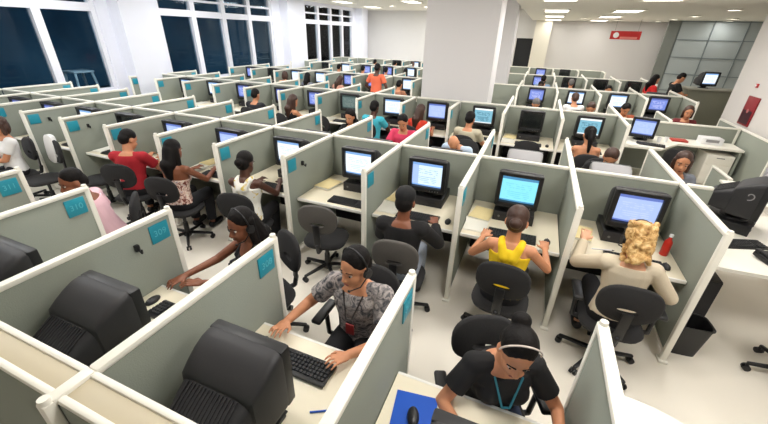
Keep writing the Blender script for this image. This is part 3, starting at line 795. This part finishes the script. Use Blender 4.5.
# rounded white desk at the right end of the front row
wd = thing('desk', (8.1, -2.885, 0)); tag(wd, 'white rounded desk end at the bottom right of the photo', 'desk')
poly = [(-.46, -.62), (-.46, .60)] + [(-.26 + .70*math.sin(a), -.12 + .72*math.cos(a)) for a in [PI/2*k/14 for k in range(15)]] + [(.44, -.62)]
MB().prism(poly, .705, ZD).build('worktop', DESKW, wd); MB().box((.0, -.5, .35), (.5, .04, .70)).build('support_panel', DESKW, wd)
# ------------------------------------------------------------------ corner desk on the right, white supervisor counter, reception
cd = thing('desk', (9.2, .2, 0)); tag(cd, 'white corner desk under the sideways black monitor', 'desk')
MB().prism([(-.60, -.74), (-.60, .75), (.95, .75), (.95, -.60), (.3, -.70)], .705, ZD).build('worktop', DESKW, cd)
for x, y in ((-.5, .6), (.85, -.45), (.85, .6)): MB().cone((x, y, 0), (x, y, .705), .025, .025).build('leg', STEEL, cd)
def side_mon():
    t = make_monitor('lav')
    e = MB()
    for k in range(14):
        a0, a1 = .35*k, .35*(k+1); r0, r1 = .012+.0022*k, .012+.0022*(k+1)
        e.cone((-.2135, .12+r0*math.cos(a0), .30+r0*math.sin(a0)), (-.2135, .12+r1*math.cos(a1), .30+r1*math.sin(a1)), .005, .005, 6)
    e.build('emblem', GREYM, t); return t
place('pc', make_pc, (9.42, .42, ZD), math.radians(62), 'black desktop computer under the sideways monitor at right', 'computer', 'desktop computers')
place('sidemon', side_mon, (9.42, .42, ZD+.109), math.radians(62), 'large black monitor turned sideways on the white corner desk', 'monitor', 'tube monitors')
place('kb', make_keyboard, (9.18, .02, ZD), math.radians(20), 'black keyboard on the white corner desk', 'keyboard', 'black keyboards')
place('phone', make_phone, (9.32, -.22, ZD), .4, 'black phone on the white corner desk', 'phone', 'desk phones')
place('bin', make_bin, (8.72, -.82, 0), .1, 'black waste bin beside the blonde person\'s partition', 'bin')
chair(9.48, -.86, 20, 'black swivel chair at the white corner desk, right photo edge', True)
tw = thing('tower_computer', (9.0, -.02, 0)); tag(tw, 'black tower computer under the white corner desk', 'computer')
MB().box((0, 0, .22), (.19, .44, .43), bev=.008).build('case', BLK, tw); MB().box((0, -.225, .22), (.18, .02, .42), bev=.006).build('front_panel', BLK2, tw)
sup = thing('desk', (9.8, 4.2, 0)); tag(sup, 'long white supervisor counter beyond the ponytailed person', 'desk')
MB().prism([(-1.12, -.58), (-.42, -.56), (-.02, .04), (.98, .02), (.98, .56), (-1.12, .56)], .70, ZD).build('worktop', DESKW, sup)
MB().box((-.9, .3, .35), (.04, .5, .70)).build('support_panel', FAB, sup); MB().box((.95, .3, .35), (.04, .5, .70)).build('support_panel', FAB, sup)
place('pedestal', make_pedestal, (10.5, 4.5, 0), 0, 'white drawer pedestal under the supervisor counter', 'cabinet')
place(('mon', 'lav', True), lambda: make_monitor('lav', GREYM), (9.12, 4.12, ZD), -.25, 'light grey monitor with a pale blue screen on the supervisor counter', 'monitor', 'tube monitors')
place('kb', make_keyboard, (9.25, 3.86, ZD), -.2, 'black keyboard on the supervisor counter', 'keyboard', 'black keyboards')
for x, y, l in ((9.45, 4.2, 'left white paper cup beside the supervisor monitor'), (9.58, 4.28, 'right white paper cup beside the supervisor monitor')): place('cup', make_cup, (x, y, ZD), 0, l, 'cup', 'white cups')
place('paper', make_papers, (8.92, 3.8, ZD), .5, 'loose white paper at the left end of the supervisor counter', 'papers', 'paper stacks')
rf = MB().box((0, 0, .015), (.26, .2, .03), bev=.004).build('folder', mat('red_folder', (176, 60, 50), .6)); rf.location = (9.85, 4.5, ZD); tag(rf, 'red folder lying on the supervisor counter', 'folder')
bx = thing('paper_tray', (10.35, 4.56, ZD)); tag(bx, 'white box tray on the right end of the supervisor counter', 'tray')
MB().box((0, 0, .06), (.34, .24, .12), bev=.008).build('body', WHITE, bx); MB().box((0, -.125, .07), (.2, .006, .05)).build('label_strip', GREYM, bx)
def low_panel(name, loc, rz, W, Z, label):
    t = thing(name, loc, rz); tag(t, label, 'partition')
    MB().box((0, 0, Z/2), (W, .036, Z-.03), bev=.004).build('panel', FAB, t); MB().box((0, 0, Z-.012), (W, .055, .034), bev=.012).build('rail', RAIL, t)
    for e in (-1, 1): MB().box((e*(W/2-.02), 0, Z/2), (.045, .05, Z), bev=.008).build('end_post', RAIL, t)
low_panel('low_partition', (9.76, 4.80, 0), 0, 2.12, 1.02, 'low grey-green panel running behind the white supervisor counter')
low_panel('low_partition', (10.86, 4.7, 0), PI/2, 2.3, 1.02, 'low grey-green panel standing by the red hose sign wall')
low_panel('low_partition', (9.72, 5.4, 0), PI/2, 1.1, 1.05, 'low grey-green panel left of the person with dark red hair')
low_panel('low_partition', (10.1, 3.05, 0), PI/2, .7, .62, 'small low panel beside the white drawer pedestal')
chair(9.45, 3.1, -10, 'black chair tucked under the white supervisor counter', False)
place(('mon', 'off', True), lambda: make_monitor('off', GREYM), (10.2, 1.75, ZD), 2.6, 'grey monitor seen from behind, beyond the sideways black monitor', 'monitor', 'tube monitors')
d2 = thing('desk', (10.3, 1.75, 0)); tag(d2, 'pale desk beyond the sideways black monitor', 'desk')
MB().box((0, 0, .72), (1.1, .9, .03), bev=.004).build('worktop', DESKW, d2)
for x in (-.5, .5): MB().box((x, 0, .353), (.04, .8, .706)).build('support_panel', DESKW, d2)
rc = thing('reception_counter', (11.85, 9.2, 0)); tag(rc, 'dull grey-green reception counter before the gridded glass wall', 'counter')
MB().box((0, 0, .64), (1.6, .6, 1.26), bev=.006).build('body', mat('counter_green', (118, 118, 102), .7, noise=.06, scale=30), rc); MB().box((0, 0, 1.285), (1.66, .66, .035), bev=.008).build('top', mat('counter_top', (150, 148, 134), .5), rc)
place(('mon', 'white', False), lambda: make_monitor('white'), (11.5, 9.1, 1.3025), .25, 'black monitor with a white screen on the reception counter', 'monitor', 'tube monitors')
sg = thing('hanging_sign', (9.95, 14.2, 2.62)); tag(sg, 'red hanging sign with a white disc under the ceiling', 'sign')
sb = MB().box((0, 0, .0), (1.05, .05, .30), bev=.005).build('board', mat('sign_red', (190, 34, 30), .5), sg)
MB().cone((-.33, -.034, 0), (-.33, -.024, 0), .10, .10, 24).build('disc', WHITE, sb); MB().box((.12, -.029, -.09), (.6, .008, .08)).build('pale_strip', mat('sign_pale', (222, 130, 120), .5), sb)
for e in (-.4, .4): MB().cone((e, 0, .15), (e, 0, SOZ-2.62+.0), .006, .006, 6).build('hanger', STEEL, sg)
hs = thing('fire_hose_sign', (10.925, 5.08, 1.31), -PI/2); tag(hs, 'dark red fire hose sign on the white wall block', 'sign')
MB().box((0, 0, 0), (.42, .025, .52), bev=.004).build('board', mat('hose_red', (140, 26, 34), .5), hs); MB().box((0, -.014, -.11), (.34, .006, .24)).build('dark_panel', mat('hose_dark', (62, 20, 26), .4), hs)
MB().cone((0, -.018, .0), (0, -.012, .0), .04, .04, 18).build('pictogram', mat('sign_pale2', (170, 96, 96), .5), hs)
al = thing('alarm_button', (10.925, 5.2, 1.76), -PI/2); tag(al, 'small red alarm call point above the hose sign', 'alarm')
MB().box((0, 0, 0), (.07, .03, .07), bev=.006).build('case', mat('alarm_red', (190, 60, 60), .5), al); MB().cone((0, -.016, 0), (0, -.022, 0), .018, .018, 12).build('button', WHITE, al)
# small things on the front desks
bt = place('bottle', make_bottle, (8.45, -.50, ZD), 0, 'red bottle with pale cap at the blonde person\'s elbow', 'bottle')
mp = MB().box((0, 0, .003), (.22, .26, .006), bev=.002).build('mouse_pad', BLUE); mp.location = (6.84, -2.86, ZD); mp.rotation_euler = (0, 0, .15); tag(mp, 'blue mouse pad on the desk of the person in black T-shirt', 'mouse pad')
place('mouse', make_mouse, (6.84, -2.87, ZD+.006), PI+.3, 'black computer mouse lying on the blue mouse pad', 'mouse', 'black mice')
pn = thing('pen', (6.40, -3.02, ZD), .5); tag(pn, 'blue pen on the desk of the person in the patterned shirt', 'pen')
MB().cone((-.06, 0, .006), (.05, 0, .006), .005, .005, 8).build('barrel', BLUE, pn); MB().cone((.05, 0, .006), (.07, 0, .006), .005, .001, 8).build('tip', STEEL, pn)
def stray(x, y, rz, l): 
    p = MB().box((0, 0, .002), (.10, .15, .004)).build('note_sheet', PAPER); p.location = (x, y, ZD); p.rotation_euler = (0, 0, rz); tag(p, l, 'paper', 'loose note sheets')
stray(6.5, -2.95, .3, 'small note sheet under the left hand of the patterned shirt person'); stray(6.52, -3.2, -.1, 'small note sheet by the partition of the patterned shirt person')
# white plastic stool outside the left window
st = thing('garden_stool', (-4.0, 2.1, .82)); tag(st, 'white plastic stool outside the left window', 'stool')
MB().box((0, 0, .55), (.5, .5, .05), bev=.02).build('seat', WHITE, st)
for sx in (-1, 1):
    for sy in (-1, 1): MB().cone((sx*.2, sy*.2, .53), (sx*.25, sy*.25, 0), .03, .025, 8).build('leg', WHITE, st)
struct('trim_10', MB().box((-4.3, 1.5, .77), (1.5, 9, .1)), mat('balcony', (60, 66, 76), .9))
# ------------------------------------------------------------------ who sits where
TEE = pattern_mat('grey_printed_cotton', [(.36, (58, 60, 66)), (.48, (134, 128, 128)), (.56, (186, 176, 172)), (.66, (96, 94, 98))], 17)
RED_T = mat('red_cotton', (178, 32, 44), .85, noise=.06, scale=40); WHT = mat('white_cotton', (236, 234, 232), .85); BLKT = mat('black_cotton', (22, 21, 23), .85)
YEL = mat('yellow_jersey', (238, 200, 20), .8); BEI = mat('beige_knit', (212, 198, 174), .95, noise=.06, scale=150, bump=.15); PINK = mat('pale_pink_cotton', (230, 188, 198), .85)
HOT = mat('hot_pink', (226, 66, 104), .85); ORG = mat('orange_cotton', (244, 118, 84), .85); CYA = mat('cyan_cotton', (70, 186, 206), .85); ORR = mat('orange_red', (216, 62, 40), .85)
SKY = mat('pale_blue_cotton', (188, 206, 228), .85); BGE = mat('beige_shirt', (196, 188, 164), .85); FLO = pattern_mat('floral_print', [(.38, (120, 60, 50)), (.5, (226, 190, 176)), (.62, (236, 226, 210)), (.7, (150, 110, 150))], 26)
GRY = mat('grey_cotton', (120, 124, 134), .85); RACE = pattern_mat('white_yellow_print', [(.42, (238, 236, 226)), (.56, (240, 238, 232)), (.62, (216, 190, 90))], 12)
def hang(b, S, Hd, cord, badge):
    m = MB().tube([S(.45, -.07, .07, True), S(.30, -.02, .155, True), S(.30, .02, .155, True), S(.45, .07, .07, True)], .006, 6); o = m.build('lanyard', cord, b)
    p = S(.20, 0, .15, True); MB().box(p, (.06, .012, .085), bev=.004).build('badge', badge, o)
def P(name_label, x, y, yaw, top, arms=False, ch=True, chl=None, chair_off=(0, 0), shell=None, **k):
    person(name_label, (x, y, 0), yaw, top, group='call centre workers', **k)
    if ch:
        a = math.radians(yaw + chair_off[0]); chair(x - math.sin(-a)*0 , y, yaw + chair_off[0], chl, arms, shell)
# front row, facing the camera
def tee_extra(b, S, Hd, Rh, Rt, W): hang(b, S, Hd, mat('dark_cord', (50, 44, 44), .8), mat('badge_red', (150, 40, 40), .5))
def blue_extra(b, S, Hd, Rh, Rt, W):
    hang(b, S, Hd, mat('teal_cord', (50, 130, 150), .8), mat('badge_red', (150, 40, 40), .5))
    pts = [Hd(.088*math.cos(a), .018, .052+.096*math.sin(a)) for a in [PI*k/12 for k in range(13)]]
    MB().tube(pts, .0045, 8).build('headband', mat('pale_band', (214, 200, 190), .6), b)
    w = W[1]; 
P('person in grey patterned T-shirt and headset typing in the front row', 6.26, -2.27, 180, TEE, arms=True, chl='black armchair of the person in the patterned shirt',
  skin='tan', hair='black', style='short', sleeve='short', lean=6, head=(-16, 8, 0), hands=((-.13, .42, .80), (.36, .34, .80)), q=.0065, headset=True, extra=tee_extra)
P('person with long black hair, headset and black vest, reaching to the keyboard', 5.30, -2.12, 152, BLKT, chl='black swivel chair of the headset person in black vest',
  skin='brown', hair='black', style='long', sleeve='tank', lean=9, head=(12, 8, 0), hands=((-.02, .46, .79), (.16, .53, .79)), q=.0065, female=True, headset=True)
P('person in black T-shirt with teal lanyard looking down at the front desk', 7.18, -2.45, 202, BLKT, arms=True, chl='black armchair of the person in black T-shirt',
  skin='tan', hair='black', style='bun', sleeve='short', lean=14, head=(-10, 14, 0), hands=((-.20, .40, .80), (.24, .38, .80)), q=.0065, female=True, extra=blue_extra, legs=JEANS)
P('person in pale pink shirt leaning to the left beyond plate 310', 3.38, -2.10, 138, PINK, chl='black swivel chair of the person in pale pink',
  skin='brown', hair='black', style='short', sleeve='short', lean=16, head=(30, 0, 0), hands=((-.16, .38, .62), (.2, .30, .60)), q=.008)
# second row, backs to the camera
P('person in black cap and black jacket seen from behind', 6.24, -1.40, 6, BLKT, shell=CHG, chl='grey-backed swivel chair of the person in the black cap',
  skin='brown', hair='black', style='cap', sleeve='long', lean=4, head=(0, 12, 0), hands=((-.13, .42, .80), (.24, .42, .80)), q=.009, legs=mat('pale_jeans', (150, 158, 172), .9, noise=.1, scale=60))
P('person in yellow racerback top seen from behind', 7.15, -1.36, -3, YEL, chl='black swivel chair of the person in the yellow top',
  skin='tan', hair='brown', style='lowbun', sleeve='racer', lean=4, head=(0, 14, 0), hands=((-.27, .36, .80), (.27, .38, .80)), q=.008, female=True)
def pen_extra(b, S, Hd, Rh, Rt, W):
    pass
P('person with curly blonde hair and beige sweater seen from behind', 8.00, -1.27, 0, BEI, chl='black swivel chair of the blonde person', arms=True,
  skin='light', hair='blond', style='curly', sleeve='long', lean=6, head=(8, 14, 0), hands=((-.27, .42, .90), (.30, .30, .78)), q=.008, female=True, headset=True)
P('person in red T-shirt turned towards the desk on the left', 2.40, -1.20, 24, RED_T, chl='black swivel chair of the person in the red shirt',
  skin='tan', hair='black', style='short', sleeve='short', lean=10, head=(-26, 22, 0), hands=((-.05, .44, .82), (.16, .45, .80)), q=.010)
P('person with long straight black hair and floral strapless top', 3.28, -1.26, 14, FLO, chl='black swivel chair of the person with long black hair',
  skin='brown', hair='black', style='long', sleeve='strapless', lean=8, head=(-6, 8, 0), hands=((-.08, .46, .80), (.22, .46, .80)), q=.010, female=True)
P('person with black hair in a bun and white racerback top', 4.34, -1.24, 14, RACE, chl='black swivel chair of the person in white racerback',
  skin='dark', hair='black', style='lowbun', sleeve='racer', lean=8, head=(-8, 12, 0), hands=((-.10, .46, .80), (.20, .46, .80)), q=.010, female=True)
P('person in white top sitting with folded arms at the left edge', 0.24, -1.46, 172, WHT, chl='black swivel chair of the person in the white top',
  skin='tan', hair='brown', style='bob', sleeve='short', lean=-2, head=(14, 4, 0), hands=((.06, .28, .70), (-.05, .31, .66)), q=.010, female=True)
# second row, far side
P('person with long dark hair facing the camera behind the racerback person', 4.22, 1.62, 180, BLKT, chl='black chair of the dark-haired person facing the camera',
  skin='tan', hair='black', style='long', sleeve='short', lean=6, head=(0, 16, 0), q=.013, female=True)
P('person in hot pink shirt facing the camera with lowered eyes', 5.16, 1.72, 180, HOT, chl='black chair of the person in hot pink',
  skin='tan', hair='black', style='short', sleeve='short', lean=8, head=(6, 22, 0), q=.013)
P('bald person in pale blue shirt bending far forward', 6.18, 1.55, 170, SKY, chl='black chair of the bald person bending forward',
  skin='tan', hair='black', style='bald', sleeve='short', lean=30, head=(20, 44, 0), hands=((-.15, .44, .76), (.15, .44, .76)), q=.013)
P('person in dark top with pink collar behind the blonde person', 8.14, 1.42, 180, BLKT, chl='black chair of the worker with a pink collar',
  skin='tan', hair='brown', style='short', sleeve='short', lean=20, head=(-10, 20, 0), hands=((-.2, .36, .76), (.2, .36, .76)), q=.013,
  extra=lambda b, S, Hd, Rh, Rt, W: MB().ell(S(.45, 0, .03, True), (.12, .09, .05)).build('collar', HOT, b))
P('smiling person with brown hair beside the sideways black monitor', 8.90, 1.28, 178, GRY, chl='black chair of the smiling brown-haired person',
  skin='tan', hair='brown', style='bob', sleeve='short', lean=6, head=(-8, 8, 0), hands=((-.1, .36, .78), (.1, .36, .78)), q=.011, female=True)
# third row, backs to the camera
P('person in dark jacket seen from behind by the windows', 1.36, 2.42, 0, mat('dark_jacket', (40, 40, 46), .85), chl='dark chair of the person in the dark jacket', skin='tan', hair='black', style='short', sleeve='long', q=.016, face=False)
P('person with pinned-up brown hair and bare shoulders seen from behind', 2.47, 2.22, -20, BLKT, chl='dark chair of the bare-shouldered brown-haired person', skin='tan', hair='brown', style='long', sleeve='tank', q=.014, face=False, female=True)
P('person in cyan top seen from behind', 4.25, 2.40, -6, CYA, chl='black chair of the worker in cyan', skin='dark', hair='black', style='short', sleeve='short', q=.013, face=False)
P('person in orange-red top seen from behind, left of the column', 5.10, 2.50, -16, ORR, chl='dark chair of the person in orange-red', skin='tan', hair='brown', style='long', sleeve='short', lean=12, q=.013, face=False, female=True)
P('person in beige shirt seen from behind under the column', 6.12, 2.28, -6, BGE, chl='black chair of the person in beige', skin='tan', hair='black', style='short', sleeve='short', q=.013, face=False)
P('person with black ponytail and bare shoulders seen from behind', 7.98, 2.05, 4, BLKT, chl='black chair of the ponytailed person', skin='tan', hair='black', style='tail', sleeve='strapless', q=.012, face=False, female=True)
# third row, far side and the fourth row
P('grey-haired person facing the camera right of the column', 7.15, 5.15, 180, GRY, chl='chair of the grey-haired worker', skin='tan', hair='grey', style='short', sleeve='short', lean=16, head=(0, 30, 0), q=.017)
P('person in brown beyond the ponytailed person', 8.28, 5.05, 170, mat('brown_cotton', (140, 76, 56), .85), chl='chair of the auburn worker', skin='tan', hair='brown', style='short', sleeve='short', lean=12, head=(0, 25, 0), q=.017)
P('black-haired person in rust shirt behind the white counter monitor', 8.95, 5.4, 180, mat('rust_cotton', (176, 92, 62), .85), chl='chair of the black-haired worker by the counter', skin='tan', hair='black', style='short', sleeve='short', lean=14, head=(14, 25, 0), q=.016)
P('person with dark red hair behind the low supervisor panel', 10.1, 5.42, 175, mat('maroon_cotton', (110, 40, 44), .85), chl='chair behind the low supervisor panel', skin='tan', hair='brown', style='bob', sleeve='short', q=.015, female=True)
P('person with light brown hair in the fourth row nearest the windows', -.42, 5.9, 0, mat('peach_cotton', (226, 176, 150), .85), chl='chair of the fourth-row worker nearest the windows', skin='light', hair='brown', style='bob', sleeve='short', q=.018, face=False, female=True)
P('dark-haired person in grey in the fourth row by the windows', .36, 6.0, 0, GRY, chl='chair of the fourth-row worker in grey', skin='tan', hair='black', style='long', sleeve='short', q=.018, face=False, female=True)
P('person leaning towards a monitor in the fourth row', .36+.95, 6.1, -10, mat('rose_cotton', (214, 160, 140), .85), chl='chair of the fourth-row worker leaning in', skin='tan', hair='brown', style='long', sleeve='short', lean=24, q=.018, face=False, female=True)
P('person in orange shirt standing between the fourth-row cubicles', 2.85, 5.78, 0, ORG, ch=False, seated=False, skin='dark', hair='black', style='short', sleeve='short', lean=4, head=(0, 20, 0), hands=((-.25, .2, .95), (.25, .2, .95)), q=.016, face=False)
P('dark-haired person resting on one arm left of the column', 3.42, 5.9, -10, mat('tan_cotton', (176, 120, 92), .85), chl='chair of the worker left of the column', skin='tan', hair='black', style='short', sleeve='short', lean=14, q=.017, face=False)
P('person in white shirt far right of the column, seen from behind', 8.02, 5.95, 10, WHT, chl='chair of the far worker in white', skin='tan', hair='brown', style='short', sleeve='short', q=.018, face=False)
P('black-haired person just right of the column, fourth row', 7.2, 8.3, 180, GRY, chl='chair of the worker just right of the column', skin='dark', hair='black', style='short', sleeve='short', q=.02, face=False)
P('person in pale blue shirt right of the column, fifth row', 7.25, 9.35, 0, mat('mid_blue_cotton', (140, 166, 196), .85), chl='chair of the pale blue worker in the fifth row', skin='tan', hair='black', style='short', sleeve='short', q=.02, face=False, pelz=.60)
P('person in blue and white beside the pale blue shirt, fifth row', 8.1, 9.4, 0, SKY, chl='chair beside the pale blue worker in the fifth row', skin='tan', hair='grey', style='short', sleeve='short', q=.02, face=False)
P('person in white shirt in the fifth row nearest the windows', -.45, 9.5, 0, WHT, chl='chair of the fifth-row worker nearest the windows', skin='tan', hair='black', style='short', sleeve='short', q=.02, face=False)
P('second person in white shirt in the fifth row from the windows', .62, 9.5, 0, WHT, chl='chair of the second fifth-row worker from the windows', skin='tan', hair='black', style='short', sleeve='short', q=.02, face=False)
P('dark-haired person in grey in the fifth row behind the orange shirt', 1.6, 9.5, 0, GRY, chl='chair of the fifth-row worker behind the orange shirt', skin='tan', hair='black', style='short', sleeve='short', q=.02, face=False)
P('person in tan shirt in the fifth row left of the column', 3.45, 9.5, 0, mat('sand_cotton', (206, 178, 130), .85), chl='chair of the fifth-row worker left of the column', skin='tan', hair='black', style='short', sleeve='short', q=.02, face=False)
P('dark-haired person in the last row by the far wall', .6, 13.1, 0, BLKT, chl='chair of the last-row worker by the far wall', skin='tan', hair='black', style='short', sleeve='short', q=.022, face=False)
P('person in white shirt in the last row nearest the windows', -.45, 13.1, 0, WHT, chl='chair of the last-row worker nearest the windows', skin='tan', hair='black', style='short', sleeve='short', q=.022, face=False)
P('person in grey shirt in the last row right of the black shirt', 1.5, 13.1, 0, GRY, chl='chair of the last-row worker in grey', skin='tan', hair='brown', style='short', sleeve='short', q=.022, face=False)
P('person in white in the fifth row, third desk left of the column', 2.4, 9.5, 0, WHT, chl='chair of the fifth-row worker in white left of the column', skin='brown', hair='black', style='long', sleeve='short', q=.02, face=False, female=True)
P('dark-haired person in black in the fourth row far side, facing the camera', 9.0, 8.35, 180, BLKT, chl='chair of the black-clad worker in the fourth row far side', skin='tan', hair='black', style='short', sleeve='short', q=.02, face=False)
P('person in black reaching over the reception counter', 10.66, 9.0, -80, BLKT, ch=False, seated=False, skin='tan', hair='black', style='short', sleeve='short', lean=10, head=(0, 25, 0), hands=((-.12, .42, 1.12), (.12, .42, 1.12)), q=.015)
P('person in bright red top standing left of reception', 9.98, 8.35, -70, mat('bright_red', (214, 34, 34), .85), ch=False, seated=False, skin='light', hair='black', style='long', sleeve='short', lean=6, head=(0, 10, 0), hands=((-.2, .25, 1.0), (.2, .25, 1.0)), q=.016, female=True, scale=.97)
# ------------------------------------------------------------------ chairs nobody sits on
chair(5.28, -1.12, 12, 'empty grey-backed chair between the racerback person and the black cap', False, CHG)
chair(.72, -1.38, 172, 'chair draped with a white garment in the second row')
chair(1.45, -1.02, 150, 'empty black chair left of the person in the red shirt')
gm = MB(); gp = [(x, z) for x, z in oval(.125, .205, 24, 3.2, .815)]
gm.loft([[(x*k+.10, -.235+.35*(x*k+.10)**2 - .10*(z-.8) + y, .815+(z-.815)*k) for x, z in gp] for y, k in ((.032, .93), (.026, 1), (-.026, 1), (-.034, .93))])
g_ = gm.build('white_garment', WHT); g_.location = (.72, -1.38, 0); g_.rotation_euler = (0, 0, math.radians(172)); tag(g_, 'white garment hung over the back of a second-row chair', 'garment')
chair(7.12, 2.42, 4, 'empty black chair before the black screen in the third row')
chair(3.3, 2.45, -20, 'empty black chair before the green-grey screen')
chair(4.3, -1.95+3.6, 0, 'spare') if False else None
chair(8.1, 8.4, 180, 'empty grey chair in the fourth row right of the black-haired worker', False, CHG)
chair(9.1, 9.4, 20, 'empty dark chair in the fifth row near reception')
pen = thing('pen', (7.86, -.94, .88)); tag(pen, 'white pen held up by the blonde person', 'pen')
MB().cone((-.07, 0, 0), (.08, .02, .01), .006, .006, 8).build('barrel', WHITE, pen); MB().cone((.08, .02, .01), (.10, .023, .012), .006, .002, 8).build('tip', BLK, pen)
# ------------------------------------------------------------------ leave out whatever the frame cannot show
bpy.context.view_layer.update()
def tree(o):
    out = [o]
    for c in o.children: out += tree(c)
    return out
for o in [x for x in C.objects if x.parent is None and 'category' in x]:
    if o['category'] == 'ceiling light': continue
    ins = False; T = tree(o); us, vs = [], []
    for q in T:
        if q.type in ('MESH', 'FONT'):
            for b in q.bound_box:
                u, v, z = px(q.matrix_world @ Vector(b))
                if z > .1: us.append(u); vs.append(v)
    if not us or max(us) < -6 or min(us) > 774 or max(vs) < -6 or min(vs) > 430:
        for q in T[::-1]: bpy.data.objects.remove(q)
